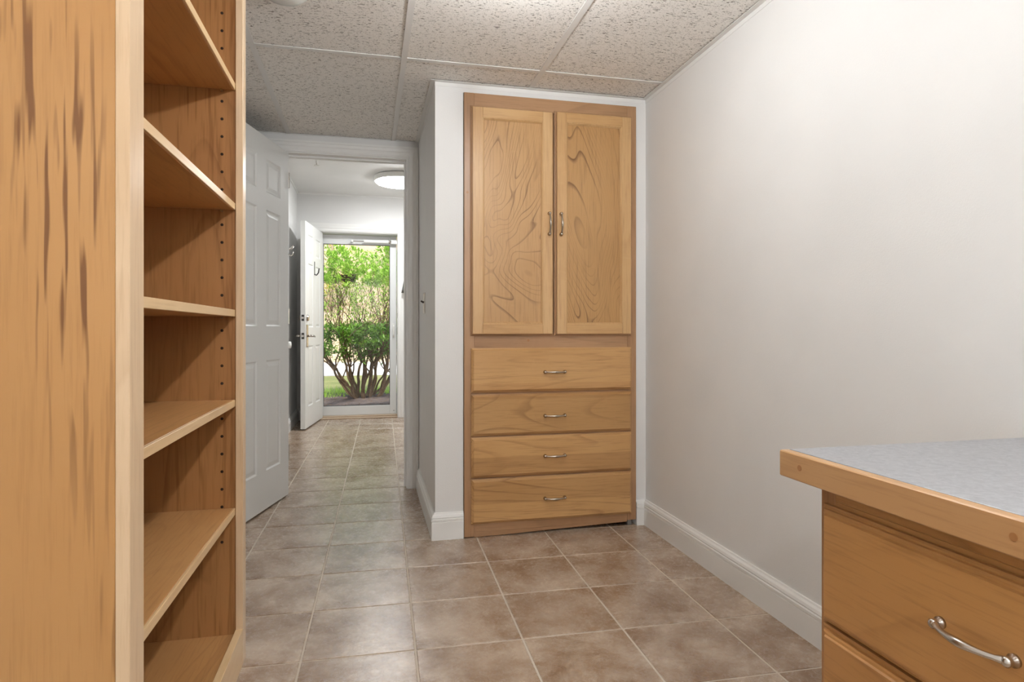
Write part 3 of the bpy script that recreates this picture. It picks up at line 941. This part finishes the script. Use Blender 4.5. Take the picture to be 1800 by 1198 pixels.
# ------------------------------------------------------------------ outdoors
rnd = random.Random(7)
GZ = -0.10
def ground_mat(name, c1, c2, c3, s1, s2, bump):
    k = NB(name)
    v = k.coord((1, 1, 1), 0)
    a = k.noise(v, s1, 5, 0.6); b = k.noise(v, s2, 4, 0.7)
    c = k.mix(k.rng(a, 0.35, 0.65), c1, c2)
    c = k.mix(k.rng(b, 0.5, 0.7), c, c3)
    k.set(c, 0.95, spec=0.1)
    k.bump(b, bump, 0.03)
    return k.m
M['mulch'] = ground_mat('bark_mulch', srgb(104, 92, 90), srgb(132, 118, 114), srgb(70, 60, 60), 2.0, 70, 0.8)
M['grass'] = ground_mat('lawn', srgb(128, 136, 84), srgb(160, 158, 108), srgb(104, 112, 66), 1.5, 60, 0.6)
M['litter'] = ground_mat('leaf_litter', srgb(196, 172, 140), srgb(214, 196, 168), srgb(168, 140, 108), 0.6, 7, 0.6)
M['concrete'] = ground_mat('pale_concrete', srgb(222, 220, 216), srgb(232, 230, 226), srgb(214, 210, 204), 1, 30, 0.2)
M['bark'] = ground_mat('shrub_bark', srgb(110, 88, 68), srgb(138, 114, 92), srgb(80, 62, 48), 6, 60, 0.5)
M['trunk'] = ground_mat('pale_tree_bark', srgb(176, 160, 142), srgb(200, 184, 168), srgb(140, 124, 108), 3, 30, 0.5)
M['nest'] = plain('dark_twigs', srgb(70, 56, 46), 0.9)

def heightfield(name, x0, x1, y0, y1, nx, ny, zf, mat, label, cat, kind='structure'):
    bm = bm_new()
    g = [[bm.verts.new((x0 + (x1 - x0) * i / nx, y0 + (y1 - y0) * j / ny, zf(x0 + (x1 - x0) * i / nx, y0 + (y1 - y0) * j / ny)))
          for i in range(nx + 1)] for j in range(ny + 1)]
    for j in range(ny):
        for i in range(nx):
            bm.faces.new((g[j][i], g[j][i + 1], g[j + 1][i + 1], g[j + 1][i]))
    return tag(obj(name, bm, mat), label, cat, kind=kind)
nz = lambda x, y, s: mnoise.noise(Vector((x * s, y * s, 3.3)))
GM = heightfield('ground_mulch', -4, 4, YE2, 11.0, 130, 70,
            lambda x, y: GZ + 0.03 * nz(x, y, 1.2) + 0.018 * nz(x, y, 16) + 0.05 * math.exp(-((x - 0.1) ** 2 + (y - 9.9) ** 2) / 0.5),
            M['mulch'], 'brown bark mulch bed outside the storm door', 'ground')
GLW = heightfield('ground_lawn', -14, 14, 11.0, 15.0, 40, 20, lambda x, y: GZ + 0.02 * nz(x, y, 1.0), M['grass'], 'green lawn behind the shrub', 'ground')
heightfield('ground_driveway', -22, 22, 15.0, 21.0, 4, 4, lambda x, y: GZ + 0.005, M['concrete'], 'pale concrete driveway beyond the lawn', 'ground')
heightfield('ground_slope', -45, 45, 21.0, 60.0, 60, 40,
            lambda x, y: GZ + 0.005 + (y - 21) * 0.36 + 0.35 * nz(x, y, 0.25) * min(1, (y - 21) / 3), M['litter'], 'leaf covered bank rising behind the driveway', 'ground')

def leaf_mat(name, c1, c2):
    k = NB(name)
    v = k.coord((1, 1, 1), 0)
    a = k.noise(v, 9, 3, 0.6)
    b = k.noise(v, 60, 2)
    c = k.mix(k.rng(a, 0.35, 0.65), c1, c2)
    c = k.mix(k.rng(b, 0.4, 0.8, 0, 0.5), c, tuple(min(1, q * 1.5) for q in c2[:3]) + (1,))
    k.set(c, 0.42)
    tl = k.n('ShaderNodeBsdfTranslucent'); k.l(c, tl.inputs['Color'])
    mx = k.n('ShaderNodeMixShader'); mx.inputs[0].default_value = 0.35
    out = [n for n in k.t.nodes if n.type == 'OUTPUT_MATERIAL'][0]
    k.l(k.b.outputs[0], mx.inputs[1]); k.l(tl.outputs[0], mx.inputs[2]); k.l(mx.outputs[0], out.inputs['Surface'])
    return k.m
M['leaf_bright'] = leaf_mat('bright_new_leaves', srgb(134, 186, 58), srgb(186, 220, 96))
M['leaf_dark'] = leaf_mat('deep_green_leaves', srgb(72, 122, 40), srgb(128, 170, 58))
M['leaf_yellow'] = leaf_mat('yellow_green_leaves', srgb(200, 190, 92), srgb(222, 214, 130))

def leaf(V, F, p, d, up, ln, wd):
    d = d.normalized()
    s = d.cross(up)
    if s.length < 1e-4: s = d.orthogonal()
    s.normalize()
    n = s.cross(d)
    i = len(V)
    V += [p, p + d * ln * 0.5 + s * wd - n * wd * 0.3, p + d * ln, p + d * ln * 0.5 - s * wd - n * wd * 0.3, p + d * ln * 0.5 + n * wd * 0.15]
    F += [(i, i + 1, i + 4), (i + 1, i + 2, i + 4), (i + 2, i + 3, i + 4), (i + 3, i, i + 4)]

def mesh_from(name, V, F, mat, parent, kind=None):
    me = bpy.data.meshes.new(name)
    me.from_pydata([tuple(v) for v in V], [], F)
    me.materials.append(mat)
    o = bpy.data.objects.new(name, me); COL.objects.link(o); o.parent = parent
    if kind: o['kind'] = kind
    return o

def rdir(up=0.0):
    v = Vector((rnd.gauss(0, 1), rnd.gauss(0, 1), rnd.gauss(up, 0.7)))
    return v.normalized()

shrub = thing('flowering_shrub', 'large multi-stemmed evergreen shrub with bare twisted stems outside the storm door', 'shrub', (-0.06, 9.9, GZ))
SO = Vector((-0.06, 9.9, GZ))
tips, mids = [], []
def grow(bm, p, d, r, ln, depth, zmax):
    n = max(4, int(ln / 0.07))
    pts, rad = [p.copy()], [r]
    for i in range(n):
        d = (d + Vector((rnd.gauss(0, 0.17), rnd.gauss(0, 0.17), rnd.gauss(0.07, 0.10)))).normalized()
        p = p + d * (ln / n)
        pts.append(p.copy()); rad.append(r * (1 - 0.55 * (i + 1) / n))
        if depth >= 1 and 0.62 < p.z < 1.15 and rnd.random() < 0.42:
            mids.append(p.copy())
        if depth >= 2 and p.z > 1.2 and rnd.random() < 0.35:
            tips.append((p.copy(), d.copy()))
    tube(bm, pts, rad, 6 if depth < 2 else 4)
    if depth < 4 and r > 0.003:
        kids = 3 if depth < 2 else 2
        for c in range(kids + (rnd.random() < 0.4)):
            k = len(pts) - 1 if c == 0 else rnd.randint(len(pts) // 3, len(pts) - 1)
            nd = (d + rdir(0.5) * 0.65).normalized()
            if nd.z < 0.1: nd.z = 0.25; nd.normalize()
            rem = zmax - pts[k].z
            l2 = min(ln * rnd.uniform(0.6, 0.9), max(0.12, rem * 0.75))
            grow(bm, pts[k], nd, rad[k] * rnd.uniform(0.6, 0.8), l2, depth + 1, zmax)
    else:
        tips.append((pts[-1], d))
stems = 26
for i in range(stems):
    a = 2 * PI * i / stems + rnd.uniform(-0.2, 0.2)
    lean = rnd.uniform(0.3, 1.25)
    d = Vector((math.cos(a) * lean, math.sin(a) * lean * 0.75, 1.0)).normalized()
    p = Vector((math.cos(a) * rnd.uniform(0.08, 0.26), math.sin(a) * rnd.uniform(0.08, 0.2), 0.0))
    bm = bm_new()
    grow(bm, p, d, rnd.uniform(0.016, 0.028), rnd.uniform(0.85, 1.3), 0, rnd.uniform(2.3, 2.6))
    obj('stem', bm, M['bark'], shrub, smooth=True)
V, F = [], []
for p, d in tips:
    br = 1.0 if p.z > 1.8 else 0.16 if p.z > 1.15 else 0.3
    for q in range(int(rnd.uniform(14, 22) * br)):
        dd = (d * 0.5 + rdir(0.2)).normalized()
        leaf(V, F, p + rdir() * rnd.uniform(0, 0.05), dd, Vector((0, 0, 1)), rnd.uniform(0.035, 0.07), rnd.uniform(0.007, 0.013))
mesh_from('new_foliage', V, F, M['leaf_bright'], shrub, 'stuff')
V, F = [], []
for p in mids:
    for q in range(rnd.randint(14, 22)):
        leaf(V, F, p + rdir() * rnd.uniform(0, 0.10), rdir(0.2), Vector((0, 0, 1)), rnd.uniform(0.05, 0.09), rnd.uniform(0.010, 0.018))
mesh_from('old_foliage', V, F, M['leaf_dark'], shrub, 'stuff')
print('shrub tips', len(tips), 'mids', len(mids), 'high', sum(1 for q in tips if q[0].z > 1.8), max(q[0].z for q in tips))

nest = thing('bird_nest', 'dark twig bird nest lodged high among the shrub stems', 'nest', (-0.30, 9.62, 1.74))
bm = bm_new()
for i in range(130):
    a = rnd.uniform(0, 2 * PI); h = rnd.uniform(-0.06, 0.05)
    r = 0.055 + 0.05 * (h + 0.06) / 0.11 + rnd.uniform(-0.012, 0.012)
    p = Vector((math.cos(a) * r, math.sin(a) * r, h))
    d = Vector((-math.sin(a), math.cos(a), rnd.uniform(-0.35, 0.35))).normalized() * rnd.uniform(0.04, 0.09)
    tube(bm, [p - d, p + rdir() * 0.008, p + d], 0.0026, 4)
lathe(bm, [(0.0, -0.06), (0.045, -0.055), (0.08, -0.01), (0.10, 0.04), (0.085, 0.03), (0.05, -0.02), (0, -0.03)], (0, 0, 0), 'z', 14)
obj('twigs', bm, M['nest'], nest)

# grass tuft at the edge of the mulch and fallen sticks / leaves
V, F = [], []
for i in range(2600):
    x = rnd.uniform(-2.6, 2.6); y = 10.6 + rnd.uniform(-0.35, 0.9) + 0.15 * math.sin(x * 2)
    h = rnd.uniform(0.06, 0.16)
    a = rnd.uniform(0, PI); k0 = len(V)
    w = Vector((math.cos(a), math.sin(a), 0)) * 0.006
    b0 = Vector((x, y, GZ - 0.02)); tp = b0 + Vector((rnd.gauss(0, 0.03), rnd.gauss(0, 0.03), h))
    V += [b0 - w, b0 + w, tp]; F.append((k0, k0 + 1, k0 + 2))
mesh_from('grass_edge', V, F, M['leaf_bright'], GLW, 'stuff')
V, F = [], []
for i in range(900):
    x, y = rnd.uniform(-1.8, 1.8), rnd.uniform(7.5, 10.4)
    leaf(V, F, Vector((x, y, GZ + 0.035 + rnd.uniform(0, 0.02))), Vector((rnd.gauss(0, 1), rnd.gauss(0, 1), rnd.gauss(0, 0.15))), Vector((0, 0, 1)), rnd.uniform(0.03, 0.07), rnd.uniform(0.006, 0.014))
mesh_from('bark_chips', V, F, M['bark'], GM, 'stuff')

# trees and pale shrubs on the far bank
def far_tree(x, y, h, label, leafy):
    z0 = GZ + max(0, (y - 21) * 0.36) - 0.1
    t = thing('woodland_tree', label, 'tree', (x, y, z0), group='trees on the far bank')
    bm = bm_new()
    pts = [Vector((0.06 * math.sin(i * 1.3 + x), 0, h * i / 6)) for i in range(7)]
    tube(bm, pts, [0.17 - 0.02 * i for i in range(7)], 8)
    lt = []
    for i in range(16):
        b = pts[rnd.randint(2, 6)]
        d = rdir(0.5) ; l = rnd.uniform(0.8, 2.0)
        e = b + d * l
        tube(bm, [b, b + d * l * 0.5 + rdir() * 0.1, e], [0.045, 0.025, 0.01], 5)
        lt += [b + d * l * q + rdir() * 0.25 for q in (0.5, 0.75, 1.0)]
    obj('trunk', bm, M['trunk'], t, smooth=True)
    if leafy:
        V, F = [], []
        for p in lt:
            for q in range(26):
                leaf(V, F, p + rdir() * rnd.uniform(0, 0.5), rdir(), Vector((0, 0, 1)), rnd.uniform(0.10, 0.2), rnd.uniform(0.03, 0.06))
        mesh_from('foliage', V, F, M['leaf_yellow'], t, 'stuff')
spots = [(-6.4, 26), (-1.5, 26), (3.4, 26.5), (-4.2, 31.5), (0.9, 31.5), (6.0, 32)]
for i, (x, y) in enumerate(spots):
    far_tree(x, y, rnd.uniform(5.0, 6.5), 'pale-barked tree with yellow-green leaves on the bank behind the driveway', True)
def far_shrub(x, y, r, h):
    t = thing('pale_shrub', 'yellow-green rounded shrub at the foot of the bank', 'shrub', (x, y, GZ + max(0, (y - 21) * 0.36) - 0.05), group='shrubs at the foot of the bank')
    bm = bm_new()
    V, F = [], []
    for i in range(9):
        d = Vector((rnd.gauss(0, 0.45), rnd.gauss(0, 0.45), 1)).normalized()
        e = d * h * rnd.uniform(0.7, 1.0)
        tube(bm, [Vector((0, 0, 0)), e * 0.5 + rdir() * 0.08, e], [0.03, 0.018, 0.006], 5)
        for q in range(70):
            p = e * rnd.uniform(0.3, 1.05) + rdir() * rnd.uniform(0, r)
            if p.z > 0.1: leaf(V, F, p, rdir(), Vector((0, 0, 1)), rnd.uniform(0.07, 0.13), rnd.uniform(0.02, 0.04))
    obj('stems', bm, M['bark'], t)
    mesh_from('foliage', V, F, M['leaf_yellow'], t, 'stuff')
for x, y, r, h in ((-4.8, 21.6, 0.45, 1.6), (-2.1, 21.8, 0.45, 1.8), (0.7, 21.6, 0.45, 1.6), (3.4, 21.8, 0.45, 1.8)):
    far_shrub(x, y, r, h)
